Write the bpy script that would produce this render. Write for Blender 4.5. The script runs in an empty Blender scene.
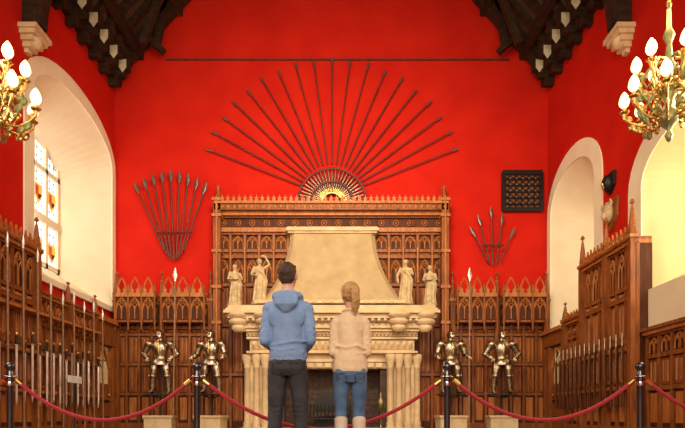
import bpy, math, random
from mathutils import Matrix, Vector
random.seed(7)
F=554.0; HC=0.45; HY=415.0; CX=342.5
YE=16.0; XL=-6.57; XR=5.93; XC=(XL+XR)/2
def px(x,y,d): return Vector(((x-CX)*d/F, d, HC+(HY-y)*d/F))
sc=bpy.context.scene
sc.view_settings.view_transform='Standard'
try: sc.view_settings.look='None'
except: pass
# ------------------------------------------------------------- materials
def mat(name,col,rough=0.6,metal=0.0,col2=None,scale=6.0,bump=0.0,stretch=(1,1,1),detail=6,emit=None,es=0.0,bscale=None,spec=None,sheen=0):
    m=bpy.data.materials.new(name); m.use_nodes=True
    nt=m.node_tree; b=nt.nodes['Principled BSDF']
    b.inputs['Roughness'].default_value=rough; b.inputs['Metallic'].default_value=metal
    if spec is not None: b.inputs['Specular IOR Level'].default_value=spec
    if sheen: b.inputs['Sheen Weight'].default_value=sheen
    if col2 is None: col2=tuple(c*0.72 for c in col)
    tc=nt.nodes.new('ShaderNodeTexCoord'); mp=nt.nodes.new('ShaderNodeMapping')
    mp.inputs['Scale'].default_value=stretch
    nt.links.new(tc.outputs['Object'],mp.inputs['Vector'])
    n=nt.nodes.new('ShaderNodeTexNoise'); n.inputs['Scale'].default_value=scale; n.inputs['Detail'].default_value=detail
    nt.links.new(mp.outputs[0],n.inputs['Vector'])
    r=nt.nodes.new('ShaderNodeValToRGB')
    r.color_ramp.elements[0].position=0.32; r.color_ramp.elements[1].position=0.68
    r.color_ramp.elements[0].color=(*col2,1); r.color_ramp.elements[1].color=(*col,1)
    nt.links.new(n.outputs['Fac'],r.inputs[0]); nt.links.new(r.outputs[0],b.inputs['Base Color'])
    if bump:
        bn=nt.nodes.new('ShaderNodeBump'); bn.inputs['Strength'].default_value=bump; bn.inputs['Distance'].default_value=0.02
        if bscale:
            n2=nt.nodes.new('ShaderNodeTexNoise'); n2.inputs['Scale'].default_value=bscale
            nt.links.new(mp.outputs[0],n2.inputs['Vector']); nt.links.new(n2.outputs['Fac'],bn.inputs['Height'])
        else: nt.links.new(n.outputs['Fac'],bn.inputs['Height'])
        nt.links.new(bn.outputs[0],b.inputs['Normal'])
    if emit:
        b.inputs['Emission Color'].default_value=(*emit,1); b.inputs['Emission Strength'].default_value=es
    return m
RED=mat('red_wall',(0.60,0.016,0.005),0.75,col2=(0.52,0.011,0.004),scale=1.2,bump=0.1,bscale=40,spec=0.1)
WOOD=mat('oak',(0.36,0.105,0.020),0.5,col2=(0.16,0.042,0.008),scale=5,stretch=(3,3,.5),bump=0.15,spec=.3)
WOODL=mat('oak_light',(0.54,0.19,0.042),0.5,col2=(0.32,0.10,0.02),scale=5,stretch=(3,3,.5),bump=0.15,spec=.3)
WOODD=mat('oak_recess',(0.11,0.028,0.006),0.6,col2=(0.05,0.012,0.003),scale=5,stretch=(3,3,.5),bump=0.1,spec=.2)  # dark oak with recess shade put into its colour; gun stocks use it too
ROOFW=mat('roof_timber',(0.05,0.023,0.009),0.7,col2=(0.018,0.009,0.004),scale=4,stretch=(1,1,3),bump=0.2,spec=.2)
ROOFB=mat('roof_boards',(0.12,0.055,0.018),0.7,col2=(0.05,0.022,0.008),scale=3,stretch=(1,6,1),bump=0.2)
STONE=mat('sandstone',(0.70,0.51,0.275),0.8,col2=(0.54,0.37,0.185),scale=4,bump=0.25,bscale=30)
STONEH=mat('hood_stone',(0.47,0.33,0.155),0.8,col2=(0.38,0.255,0.115),scale=3,bump=0.25,bscale=30)
STATU=mat('statue_stone',(0.60,0.44,0.22),0.7,col2=(0.38,0.26,0.12),scale=9,bump=0.2)
CREAM=mat('cream_plaster',(0.90,0.79,0.55),0.8,col2=(0.84,0.72,0.47),scale=2,bump=0.08)
YEL=mat('yellow_plaster',(0.86,0.72,0.36),0.8,col2=(0.78,0.64,0.31),scale=2,bump=0.08)  # plaster with yellow daylight mixed into its colour, for jambs and doorways
SHIELD=mat('shield_cream',(0.78,0.64,0.40),0.6)
IRON=mat('dark_iron',(0.03,0.025,0.022),0.45,metal=0.6)
SOOT=mat('soot_brick',(0.09,0.05,0.03),0.9,col2=(0.035,0.02,0.014),scale=8,bump=0.3)
STEEL=mat('steel',(0.56,0.45,0.31),0.33,metal=1.0,col2=(0.27,0.20,0.12),scale=12)
BLADE=mat('blade_steel',(0.70,0.64,0.55),0.35,metal=0.7)
SHAFT=mat('spear_shaft',(0.15,0.03,0.016),0.5,col2=(0.08,0.016,0.009),scale=10)
ASH=mat('ash_shaft',(0.34,0.17,0.07),0.5,col2=(0.20,0.09,0.035),scale=10)
TIP=mat('spear_tip',(0.26,0.20,0.17),0.4,metal=0.7)
BRASS=mat('brass',(0.80,0.55,0.18),0.3,metal=1.0,col2=(0.55,0.33,0.09),scale=12)
BRONZE=mat('old_bronze',(0.30,0.24,0.10),0.4,metal=0.9,col2=(0.14,0.12,0.05),scale=12)
VERD=mat('green_bronze',(0.13,0.25,0.12),0.4,metal=0.5,col2=(0.45,0.34,0.10),scale=16)
BULB=mat('lamp_glass',(1,0.85,0.5),0.3,emit=(1.0,0.70,0.24),es=3.6)
CANDLE=mat('candle_wax',(0.9,0.8,0.55),0.5,emit=(1.0,0.7,0.3),es=0.5)
ROPE=mat('red_velvet',(0.48,0.01,0.025),0.8,col2=(0.32,0.006,0.014),scale=60,bump=0.3,sheen=0.3)
POST=mat('post_metal',(0.12,0.125,0.14),0.22,metal=0.9)
CHROME=mat('chrome',(0.75,0.75,0.75),0.12,metal=1.0)
LABEL=mat('white_card',(0.85,0.82,0.75),0.6)
FLOOR=mat('floor_boards',(0.26,0.12,0.05),0.35,col2=(0.14,0.06,0.024),scale=3,stretch=(6,.6,1))
SKIN=mat('skin',(0.72,0.42,0.29),0.5,col2=(0.62,0.33,0.22),scale=12)
HOOD=mat('blue_hoodie',(0.23,0.36,0.60),0.9,col2=(0.17,0.285,0.50),scale=8,bump=0.3,bscale=90)
PANT=mat('charcoal_trousers',(0.045,0.045,0.052),0.85,col2=(0.022,0.023,0.028),scale=9,bump=0.3,bscale=120)
JEAN=mat('blue_denim',(0.10,0.19,0.33),0.85,col2=(0.045,0.095,0.19),scale=7,bump=0.3,bscale=150)
SWEAT=mat('beige_sweater',(0.80,0.62,0.40),0.95,col2=(0.70,0.52,0.32),scale=9,bump=0.4,bscale=100)
BOOT=mat('pale_boot',(0.68,0.56,0.42),0.6)
SHOE=mat('dark_shoe',(0.05,0.035,0.025),0.5)
HAIRB=mat('brown_hair',(0.07,0.034,0.016),0.6,col2=(0.028,0.013,0.006),scale=30,stretch=(3,3,.6),bump=0.6)
HAIRY=mat('blonde_hair',(0.62,0.36,0.13),0.5,col2=(0.34,0.17,0.05),scale=26,stretch=(4,4,.5),bump=0.6)
EYEW=mat('eye_white',(0.8,0.78,0.75),0.3); EYED=mat('eye_iris',(0.06,0.05,0.04),0.2); LIP=mat('lip',(0.5,0.16,0.13),0.5)
def glassmat():
    m=bpy.data.materials.new('leaded_glass'); m.use_nodes=True; nt=m.node_tree; b=nt.nodes['Principled BSDF']
    tc=nt.nodes.new('ShaderNodeTexCoord'); 
    v=nt.nodes.new('ShaderNodeTexNoise'); v.inputs['Scale'].default_value=2
    nt.links.new(tc.outputs['Object'],v.inputs['Vector'])
    r=nt.nodes.new('ShaderNodeValToRGB')
    e=r.color_ramp.elements; e[0].color=(.72,.86,.84,1); e[0].position=.35; e[1].position=.6; e[1].color=(1,.97,.88,1)
    nt.links.new(v.outputs['Fac'],r.inputs[0])
    nt.links.new(r.outputs[0],b.inputs['Base Color']); nt.links.new(r.outputs[0],b.inputs['Emission Color'])
    b.inputs['Emission Strength'].default_value=1.8; b.inputs['Roughness'].default_value=.2  # emission stands in for daylight behind the panes
    return m
GLASS=glassmat()
GOLDG=mat('glass_gold',(0.8,0.42,0.03),0.3,emit=(0.9,0.5,0.05),es=.6)  # heraldic glass, gold and red, also given a glow for daylight
REDG=mat('glass_red',(0.5,0.02,0.02),0.3,emit=(0.6,0.03,0.02),es=.5)
# ------------------------------------------------------------- mesh builder
class MB:
    def __init__(s): s.V=[];s.F=[];s.MI=[];s.SM=[];s.mats=[];s.M=Matrix.Identity(4)
    def mi(s,m):
        if m not in s.mats: s.mats.append(m)
        return s.mats.index(m)
    def add(s,vs,fs,m,sm=False):
        o=len(s.V); k=s.mi(m)
        for v in vs: s.V.append(tuple(s.M@Vector(v)))
        for f in fs: s.F.append([i+o for i in f]); s.MI.append(k); s.SM.append(sm)
    def box(s,x0,x1,y0,y1,z0,z1,m):
        s.add([(x0,y0,z0),(x1,y0,z0),(x1,y1,z0),(x0,y1,z0),(x0,y0,z1),(x1,y0,z1),(x1,y1,z1),(x0,y1,z1)],
              [(0,3,2,1),(4,5,6,7),(0,1,5,4),(1,2,6,5),(2,3,7,6),(3,0,4,7)],m)
    def beam(s,a,b,w,h,m):
        s.tube([a,b],[(w*.707,h*.707)]*2,m,n=4,sm=False,ph=math.pi/4)
    def tube(s,pts,rad,m,n=8,sm=True,ph=0.0,ref=(1,0,0),fold=None):
        pts=[Vector(p) for p in pts]; k=len(pts)
        if not isinstance(rad,(list,tuple)): rad=[rad]*k
        rad=[(r,r) if not isinstance(r,(list,tuple)) else r for r in rad]
        vs=[];side=None
        for i,p in enumerate(pts):
            t=(pts[min(i+1,k-1)]-pts[max(i-1,0)]).normalized()
            r0=Vector(ref) if side is None else side
            sd=r0-t*r0.dot(t)
            if sd.length<0.15 and side is None:
                r0=Vector((0,1,0)); sd=r0-t*r0.dot(t)
            side=sd.normalized(); o=t.cross(side)
            for j in range(n):
                a=2*math.pi*j/n+ph
                q=1.0
                if fold: q=1+fold[1]*math.cos(fold[0]*a)*fold[2][i]
                vs.append(p+side*(math.cos(a)*rad[i][0]*q)+o*(math.sin(a)*rad[i][1]*q))
        fs=[]
        for i in range(k-1):
            for j in range(n):
                fs.append((i*n+j,i*n+(j+1)%n,(i+1)*n+(j+1)%n,(i+1)*n+j))
        s.add(vs,fs,m,sm)
        s.add([vs[j] for j in range(n)],[tuple(range(n))[::-1]],m,False)
        s.add([vs[(k-1)*n+j] for j in range(n)],[tuple(range(n))],m,False)
    def lathe(s,prof,c,m,n=16,sm=True):
        c=Vector(c)
        s.tube([c+Vector((0,0,z)) for r,z in prof],[max(r,.0005) for r,z in prof],m,n=n,sm=sm)
    def sph(s,c,r,m,n=12,k=8):
        c=Vector(c)
        if not isinstance(r,(list,tuple)): r=(r,r,r)
        vs=[];fs=[]
        for i in range(k+1):
            a=math.pi*i/k-math.pi/2; a=max(-1.55,min(1.55,a))
            for j in range(n):
                b=2*math.pi*j/n
                vs.append(c+Vector((r[0]*math.cos(a)*math.cos(b),r[1]*math.cos(a)*math.sin(b),r[2]*math.sin(a))))
        for i in range(k):
            for j in range(n): fs.append((i*n+j,i*n+(j+1)%n,(i+1)*n+(j+1)%n,(i+1)*n+j))
        fs.append(tuple(range(n))[::-1]); fs.append(tuple(k*n+j for j in range(n)))
        s.add(vs,fs,m,True)
    def prism(s,poly,y0,y1,m):
        n=len(poly)
        vs=[(x,y0,z) for x,z in poly]+[(x,y1,z) for x,z in poly]
        fs=[tuple(range(n)),tuple(range(2*n-1,n-1,-1))]+[(i,n+i,n+(i+1)%n,(i+1)%n) for i in range(n)]
        s.add(vs,fs,m)
    def obj(s,name,parent=None,remesh=None,smooth=0,disp=None,bevel=None,fix=True):
        me=bpy.data.meshes.new(name); me.from_pydata(s.V,[],s.F)
        for m in s.mats: me.materials.append(m)
        me.polygons.foreach_set('material_index',s.MI); me.polygons.foreach_set('use_smooth',s.SM); me.update()
        o=bpy.data.objects.new(name,me); sc.collection.objects.link(o)
        if fix:
            import bmesh
            bm=bmesh.new(); bm.from_mesh(me)
            if remesh: bmesh.ops.remove_doubles(bm,verts=bm.verts,dist=1e-6)
            bmesh.ops.recalc_face_normals(bm,faces=bm.faces); bm.to_mesh(me); bm.free()
        if remesh:
            r=o.modifiers.new('r','REMESH'); r.mode='VOXEL'; r.voxel_size=remesh; r.use_smooth_shade=True
        if smooth:
            q=o.modifiers.new('s','SMOOTH'); q.iterations=smooth; q.factor=.5
        if disp:
            t=bpy.data.textures.new(name+'_t','CLOUDS'); t.noise_scale=disp[0]
            d=o.modifiers.new('d','DISPLACE'); d.texture=t; d.strength=disp[1]; d.mid_level=.5
        if parent: o.parent=parent
        return o
def empty(name,loc=(0,0,0),rz=0):
    e=bpy.data.objects.new(name,None); sc.collection.objects.link(e); e.location=loc; e.rotation_euler=(0,0,rz); e.empty_display_size=.2
    return e
MEND=Matrix(((1,0,0,0),(0,-1,0,YE),(0,0,1,0),(0,0,0,1)))
MLEFT=Matrix(((0,1,0,XL),(1,0,0,0),(0,0,1,0),(0,0,0,1)))
MRIGHT=Matrix(((0,-1,0,XR),(1,0,0,0),(0,0,1,0),(0,0,0,1)))
YB=-4.0; WT=10.1; SL=1.12
# ------------------------------------------------------------- room shell
b=MB(); b.box(XL-.0,XR+.0,YB,YE,-.1,0,FLOOR); b.obj('floor')
b=MB(); apex=WT+(XC-XL)*SL
b.prism([(XL,0),(XR,0),(XR,WT),(XC,apex),(XL,WT)],YE,YE+.3,RED); b.obj('wall_end')
def arch_pts(u0,u1,spring,apx,n=20):
    c=(u0+u1)/2;h=(u1-u0)/2;out=[]
    for i in range(n+1):
        t=math.pi*i/n; out.append((c-h*math.cos(t),spring+(apx-spring)*math.sin(t)**.9))
    return out
def loop(u0,u1,sill,spring,apx,n=20):
    return [(u0,sill)]+arch_pts(u0,u1,spring,apx,n)+[(u1,sill)]
def side_wall(name,M,ops,gn,jm):
    b=MB(); b.M=M
    def q(u0,u1,w00,w01,w10,w11):
        b.add([(u0,0,w00),(u1,0,w01),(u1,0,w11),(u0,0,w10)],[(0,1,2,3)],RED)
    cur=YB
    for o in ops:
        q(cur,o['u0'],0,0,WT,WT)
        q(o['u0'],o['u1'],0,0,o['sill'],o['sill'])
        a=arch_pts(o['u0'],o['u1'],o['spring'],o['apex'])
        for p,r in zip(a,a[1:]): q(p[0],r[0],p[1],r[1],WT,WT)
        cur=o['u1']
    q(cur,YE,0,0,WT,WT)
    b.obj(name)
    for k,o in enumerate(ops):
        t=MB(); t.M=M
        outer=loop(o['u0'],o['u1'],o['sill'],o['spring'],o['apex'])
        inn=loop(*o['inner'])
        n=len(outer); dp=-o['depth']
        vs=[(u,0,w) for u,w in outer]+[(u,dp,w) for u,w in inn]
        t.add(vs,[(i,(i+1)%n,n+(i+1)%n,n+i) for i in range(n)],jm[k])
        bw=o['band']
        ban=loop(o['u0']-bw,min(o['u1']+bw,YE-.02),o['sill'],o['spring'],o['apex']+bw)
        vs=[(u,.03,w) for u,w in outer]+[(u,.03,w) for u,w in ban]+[(u,0,w) for u,w in ban]+[(u,0,w) for u,w in outer]
        fs=[]
        for i in range(n-1):
            fs+= [(i,i+1,n+i+1,n+i),(n+i,n+i+1,2*n+i+1,2*n+i),(i,i+1,3*n+i+1,3*n+i)]
        t.add(vs,fs,CREAM)
        t.box(o['u0']-bw,min(o['u1']+bw,YE-.02),.001,.08,o['sill']-o.get('dado',.14),o['sill'],CREAM)
        t.obj('trim_%s'%gn[k])
        g=MB(); g.M=M
        g.add([(u,dp+.0,w) for u,w in inn],[tuple(range(n))],GLASS if o.get('glass') else YEL)
        if o.get('glass'):
            u0,u1,s0,sp,ap=o['inner']
            def bar(ua,ub,wa,wb,th=.07): g.box(ua,ub,dp+.01,dp+.01+th,wa,wb,CREAM)
            c=(u0+u1)/2
            for uu in (u0,c-.66,c-.05,c+.56,u1-.1): bar(uu,uu+.1,s0,ap-.05)
            bar(u0,u1,s0,s0+.12); bar(u0,u1,(s0+sp)/2-.1,(s0+sp)/2+.1,.1); bar(u0,u1,sp,sp+.12)
            for i in range(30):
                w=s0+.12+i*.2
                if w<ap-.1: g.box(u0,u1,dp+.005,dp+.015,w,w+.014,IRON)
            for i in range(22):
                uu=u0+.1+i*.2
                if uu<u1: g.box(uu,uu+.012,dp+.005,dp+.015,s0,ap-.1,IRON)
            for cu in (c-.31,c+.3,c+.93,c-.93):
                for cw in ((s0+sp)/2-.75,sp-.6):
                    g.prism([(cu-.19,cw+.24),(cu+.19,cw+.24),(cu+.19,cw-.02),(cu,cw-.27),(cu-.19,cw-.02)],dp+.018,dp+.028,GOLDG)
                    g.prism([(cu-.13,cw+.18),(cu,cw+.18),(cu,cw-.16),(cu-.13,cw-.03)],dp+.029,dp+.033,REDG)
                    g.prism([(cu,cw+.0),(cu+.14,cw+.0),(cu+.1,cw-.08),(cu,cw-.16)],dp+.029,dp+.033,IRON)
        g.obj('window_%s'%gn[k][-1] if o.get('glass') else 'trim_blind_%s'%gn[k][-1])
side_wall('wall_left',MLEFT,[
 dict(u0=3.5,u1=8.0,sill=3.5,spring=7.6,apex=8.5,band=.35,depth=1.06,inner=(4.3,7.1,4.2,6.6,7.3),glass=True),
 dict(u0=11.75,u1=15.75,sill=3.5,spring=7.35,apex=8.25,band=.35,depth=1.06,inner=(12.3,14.8,4.2,6.6,7.3),glass=True)],['arch_1','arch_2'],[CREAM,CREAM])
side_wall('wall_right',MRIGHT,[
 dict(u0=7.3,u1=10.95,sill=2.85,spring=4.95,apex=5.75,band=.5,depth=1.06,inner=(8.2,10.2,3.4,4.8,5.3),glass=True,dado=.8),
 dict(u0=13.0,u1=15.75,sill=2.8,spring=6.0,apex=6.95,band=.4,depth=1.06,inner=(13.6,15.0,3.4,5.6,6.0),glass=True)],['arch_3','arch_4'],[YEL,CREAM])
# ------------------------------------------------------------- roof
b=MB()
for sx,X in ((1,XL),(-1,XR)):
    b.add([(X,3,WT+.1),(X,YE,WT+.1),(XC,YE,apex+.1),(XC,3,apex+.1)],[(0,1,2,3)],ROOFB)
b.obj('ceiling')
b=MB()
for sx,X in ((1,XL),(-1,XR)):
    y=4
    while y<15.9:
        b.beam((X,y,WT),(XC,y,apex),.14,.2,ROOFW); y+=.55
    for f in (.12,.3,.5,.75):
        xx=X+(XC-X)*f; zz=WT+(apex-WT)*f
        b.beam((xx,3,zz-.15),(xx,YE-.05,zz-.15),.2,.24,ROOFW)
b.obj('rafters')
def truss(y,name,zc=8.4):
    b=MB()
    for sx,X in ((1,XL),(-1,XR)):
        b.box(min(X,X+sx*.3),max(X,X+sx*.3),y-.16,y+.16,zc,WT,ROOFW)
        pts=[]
        for i in range(9):
            t=i/8*math.pi/2
            pts.append((X+sx*(.2+1.75*(1-math.cos(t))),y,zc+.1+2.1*math.sin(t)))
        b.tube(pts,[(.2,.24)]*9,ROOFW,n=4,sm=False,ref=(0,1,0),ph=math.pi/4)
        zh=zc+2.2
        b.beam((X,y,zh),(X+sx*2.1,y,zh),.36,.34,ROOFW)
        b.beam((X+sx*1.95,y,zh-.45),(X+sx*1.95,y,WT+1.95*SL),.26,.26,ROOFW)
        pts=[(X+sx*(2.0+2.6*(1-math.cos(i/8*math.pi/2))),y,zh+3.4*math.sin(i/8*math.pi/2)) for i in range(9)]
        b.tube(pts,[(.14,.18)]*9,ROOFW,n=4,sm=False,ref=(0,1,0),ph=math.pi/4)
        b.beam((X,y,WT-.1),(XC,y,apex-.1),.34,.4,ROOFW)
    b.beam((XL+2.5,y,WT+3.4),(XR-2.5,y,WT+3.4),.3,.35,ROOFW)
    b.obj(name)
    for sx,X in ((1,XL),(-1,XR)):
        c=MB()
        c.M=Matrix.Translation((X,y,zc))
        for i,(p,z0,z1) in enumerate(((.38,-.09,0.0),(.32,-.18,-.09),(.25,-.28,-.18),(.17,-.38,-.28),(.09,-.46,-.38))):
            c.box(min(sx*.001,sx*p),max(sx*.001,sx*p),-p*.8,p*.8,z0,z1,STONE)
        c.sph((sx*.2,0,-.2),(.14,.16,.16),STONE)
        c.obj('stone_corbel')
truss(11.5,'roof_truss',8.4); truss(6.5,'roof_truss',8.4)
b=MB()
for sx,X in ((1,XL),(-1,XR)):
    y=15.75
    b.beam((X,y,WT+.0),(XC,y,apex),.3,.3,ROOFW)
    b.beam((X+sx*.9,y-.2,WT+1.1),(X+sx*1.55,y-.2,WT+.55),.16,.18,ROOFW)
    b.beam((X+sx*1.35,y-.2,WT+.75),(X+sx*1.65,y-.2,WT+2.2),.18,.2,ROOFW)
    b.beam((X+sx*.1,y-.2,WT+.9),(X+sx*1.7,y-.2,WT+2.4),.16,.2,ROOFW)
    b.beam((X+sx*.35,y-.1,WT-.0),(X+sx*.75,y-.1,WT+1.6),.16,.18,ROOFW)
    b.beam((X+sx*1.2,y-.9,WT+.3),(X+sx*2.1,y-.9,WT+2.7),.16,.18,ROOFW)
b.obj('roof_strut_frame')
for nm,M in (('trim_cornice_left',MLEFT),('trim_cornice_right',MRIGHT)):
    b=MB(); b.M=M
    b.box(3,YE-.02,.001,.32,WT+.05,WT+.35,ROOFW); b.box(3,YE-.02,.001,.2,WT-.2,WT+.05,ROOFW)
    y=8.35
    while y<15.8:
        b.box(y-.1,y+.1,.2,.6,WT+.0,WT+.35,ROOFW); b.box(y-.08,y+.08,.2,.45,WT-.2,WT,ROOFW); b.box(y-.07,y+.07,.02,.28,WT-.42,WT-.2,ROOFW)
        b.box(y-.12,y-.1,.34,.54,WT+.04,WT+.26,SHIELD)
        b.add([(y-.11,.34,WT+.04),(y-.11,.54,WT+.04),(y-.11,.44,WT-.1)],[(0,1,2)],SHIELD)
        y+=.6
    b.obj(nm)
b=MB(); z=px(0,58,15.9).z
b.box(px(165,0,15.9).x,px(510,0,15.9).x,YE-.05,YE-.002,z-.02,z+.02,SHAFT); b.obj('trim_batten')
# ------------------------------------------------------------- panelling
def parch(a,c,ws,wa,n=5):
    m=(a+c)/2; L=[(a+(m-a)*i/n, ws+(wa-ws)*(i/n)**.62) for i in range(n+1)]
    return L+[(c-(p[0]-a),p[1]) for p in L[::-1][1:]]
def cell(b,t,u0,u1,w0,w1,v):
    g=.03; a,c,w,x=u0+g,u1-g,w0+g,w1-g
    if t=='linen':
        n=4; s=(c-a)/n
        b.box(a,c,v-.005,v+.01,w,x,WOOD)
        for i in range(n):
            m=a+s*(i+.5)
            b.tube([(m,v,w+.05),(m,v,x-.05)],[(s*.38,.03)]*2,WOODL if i%2 else WOOD,n=6,sm=False)
    elif t=='plain':
        b.box(a+.02,c-.02,v,v+.02,w+.03,x-.03,WOODL)
    elif t=='tracery':
        m=(a+c)/2; h=x-w
        for (p,q) in ((a,m),(m,c)):
            L=parch(p,q,w+h*.42,w+h*.72)
            b.tube([(p,v+.02,w)]+[(k[0],v+.02,k[1]) for k in L]+[(q,v+.02,w)],.016,WOODL,n=4,sm=False,ref=(0,1,0))
        L=parch(a,c,w+h*.55,x)
        b.tube([(k[0],v+.02,k[1]) for k in L],.02,WOODL,n=4,sm=False,ref=(0,1,0))
        rr=(c-a)*.14
        b.tube([(m+rr*math.cos(k*math.pi/4),v+.02,w+h*.8+rr*math.sin(k*math.pi/4)) for k in range(9)],.012,WOODL,n=4,sm=False,ref=(0,1,0))
        b.box(m-.012,m+.012,v,v+.035,w,w+h*.6,WOODL)
    elif t=='frieze':
        n=max(1,round((c-a)/(x-w))); s=(c-a)/n; r=min(s,x-w)*.4
        for i in range(n):
            m=a+s*(i+.5); z=(w+x)/2
            b.tube([(m+r*math.cos(k*math.pi/4),v+.02,z+r*math.sin(k*math.pi/4)) for k in range(9)],.014,WOODL,n=4,sm=False,ref=(0,1,0))
            b.sph((m,v+.015,z),r*.45,WOODL,n=6,k=4)
def pinnacle(b,u,v,w0,w1,s=.07):
    b.box(u-s,u+s,v-s,v+s,0,w0,WOOD)
    b.box(u-s*1.4,u+s*1.4,v-s*1.4,v+s*1.4,w0,w0+.06,WOODL)
    h=w1-w0-.06
    b.lathe([(s*1.1,0),(s*.9,h*.3),(s*.45,h*.7),(s*.2,h*.85),(s*.7,h*.9),(s*.3,h)],(u,v,w0+.06),WOOD,n=6,sm=False)
    for k in (.25,.45,.65):
        b.sph((u,v+s*.9*(1-k),w0+.06+h*k),s*.3,WOODL,n=6,k=4); b.sph((u-s*(1-k),v,w0+.06+h*k),s*.3,WOODL,n=6,k=4); b.sph((u+s*(1-k),v,w0+.06+h*k),s*.3,WOODL,n=6,k=4)
def cresting(b,u0,u1,v,w,h,step=.16):
    n=max(1,round((u1-u0)/step)); s=(u1-u0)/n
    for i in range(n):
        m=u0+s*(i+.5)
        b.prism([(m-s*.42,w),(m+s*.42,w),(m+s*.22,w+h*.35),(m+s*.38,w+h*.55),(m+s*.12,w+h*.6),(m,w+h),(m-s*.12,w+h*.6),(m-s*.38,w+h*.55),(m-s*.22,w+h*.35)],v-.02,v+.02,WOODL)
def panelling(b,u0,u1,rows,bay=.4,v=.1,crest=.25,posts=None,posth=.6,skip=None):
    top=rows[-1][1]
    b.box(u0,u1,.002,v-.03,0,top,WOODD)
    b.box(u0,u1,.01,v+.08,0,.22,WOOD)
    n=max(1,round((u1-u0)/bay)); s=(u1-u0)/n
    for i in range(n+1):
        b.box(u0+s*i-.035,u0+s*i+.035,v-.04,v+.025,0,top,WOOD)
    for w0,w1,t in rows:
        b.box(u0,u1,v-.04,v+.035,w1-.04,w1+.04,WOOD)
        for i in range(n): cell(b,t,u0+s*i+.03,u0+s*(i+1)-.03,w0+.03,w1-.03,v-.03)
    b.box(u0,u1,0.01,v+.10,top,top+.07,WOODL); b.box(u0,u1,0.01,v+.15,top+.07,top+.13,WOOD)
    if crest: cresting(b,u0,u1,v+.1,top+.13,crest)
    for p in (posts or []): pinnacle(b,p,v+.06,top+.1,top+.1+posth)
RA=[(.22,1.05,'plain'),(1.05,1.9,'linen'),(1.9,2.75,'linen'),(2.75,2.95,'frieze'),(2.95,3.6,'tracery')]
OL,OR=-3.6,2.96
for nm,x0,x1 in (('wood_panelling',XL+.02,OL-.06),('wood_panelling',OR+.06,XR-.02)):
    b=MB(); b.M=MEND
    xm=(x0+x1)/2
    panelling(b,x0,x1,RA,bay=.36,v=.12,crest=.28,posts=[x0+.12,xm-.05,x1-.1],posth=.85)
    for a,c in ((x0+.2,xm-.14),(xm+.04,x1-.2)):
        b.box(a,c,.12,.5,3.05,3.12,WOOD); b.box(a,c,.44,.52,3.12,3.75,WOODD); b.box(a,c,.12,.56,3.75,3.85,WOODL)
        n=3; s=(c-a)/n
        for i in range(n):
            cell(b,'tracery',a+s*i,a+s*(i+1),3.1,3.76,.52)
            b.lathe([(.01,-.25),(.04,-.2),(.02,-.12),(.04,0),(.03,.8),(.05,.85),(.01,1.05)],(a+s*i,.54,3.05),WOOD,n=6)
            # ogee gablet
            L=parch(a+s*i+.03,a+s*(i+1)-.03,3.85,4.3)
            b.tube([(k[0],.53,k[1]) for k in L],.02,WOODL,n=4,sm=False,ref=(0,1,0))
        b.lathe([(.01,-.25),(.04,-.2),(.02,-.12),(.04,0),(.03,.8),(.05,.85),(.01,1.05)],(c,.54,3.05),WOOD,n=6)
        cresting(b,a,c,.52,3.85,.2,.2)
    b.obj(nm)
RT=[(.22,1.05,'plain'),(1.05,1.9,'linen'),(1.9,2.75,'linen'),(2.75,2.95,'frieze'),(2.95,3.75,'tracery')]
RL=[(.22,1.05,'plain'),(1.05,1.9,'linen'),(1.9,2.4,'linen'),(2.4,2.95,'tracery')]
RLR=[(.22,.95,'plain'),(.95,1.55,'linen'),(1.55,1.95,'tracery')]
b=MB(); b.M=MLEFT
panelling(b,8.2,11.6,RT,bay=.42,v=.16,crest=.25,posts=[11.5,10.0,8.5],posth=.7)
panelling(b,11.62,14.4,RL,bay=.4,v=.12,crest=0,posts=[14.3,12.9],posth=.5)
panelling(b,15.55,15.85,RL,bay=.3,v=.12,crest=.2)
b.box(14.4,15.55,0.01,.2,2.35,2.95,WOOD); b.box(14.4,15.55,.01,.28,2.95,3.08,WOODL)
b.obj('wood_panelling')
b=MB(); b.M=MRIGHT
panelling(b,10.6,12.9,RT,bay=.4,v=.3,crest=.25,posts=[12.85,11.7,10.65],posth=.75)
panelling(b,12.95,14.4,RL[:-1]+[(2.4,2.75,'frieze')],bay=.38,v=.12,crest=.15,posts=[14.3],posth=.5)
panelling(b,5,10.55,RLR,bay=.4,v=.12,crest=0)
b.box(14.4,15.85,0.01,.2,2.35,2.7,WOOD); b.box(14.4,15.85,.01,.28,2.7,2.8,WOODL)
b.obj('wood_panelling')
def doorway(nm,M):
    b=MB(); b.M=M
    b.box(14.45,15.5,.01,.04,0,2.33,YEL)
    b.box(14.42,14.56,.01,.2,0,2.33,WOOD); b.box(15.4,15.54,.01,.2,0,2.33,WOOD)
    L=parch(14.56,15.4,1.75,2.25)
    b.tube([(k[0],.1,k[1]) for k in L],.05,WOODL,n=4,ref=(0,1,0))
    for k in (.35,.8): b.box(14.6,15.36,.09,.12,k,k+.06,IRON)
    b.sph((15.3,.12,1.0),.04,BRASS); b.box(14.6,15.36,.04,.09,0.02,1.3,WOOD)
    b.obj(nm)
doorway('door_1',MLEFT); doorway('door_2',MRIGHT)
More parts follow.
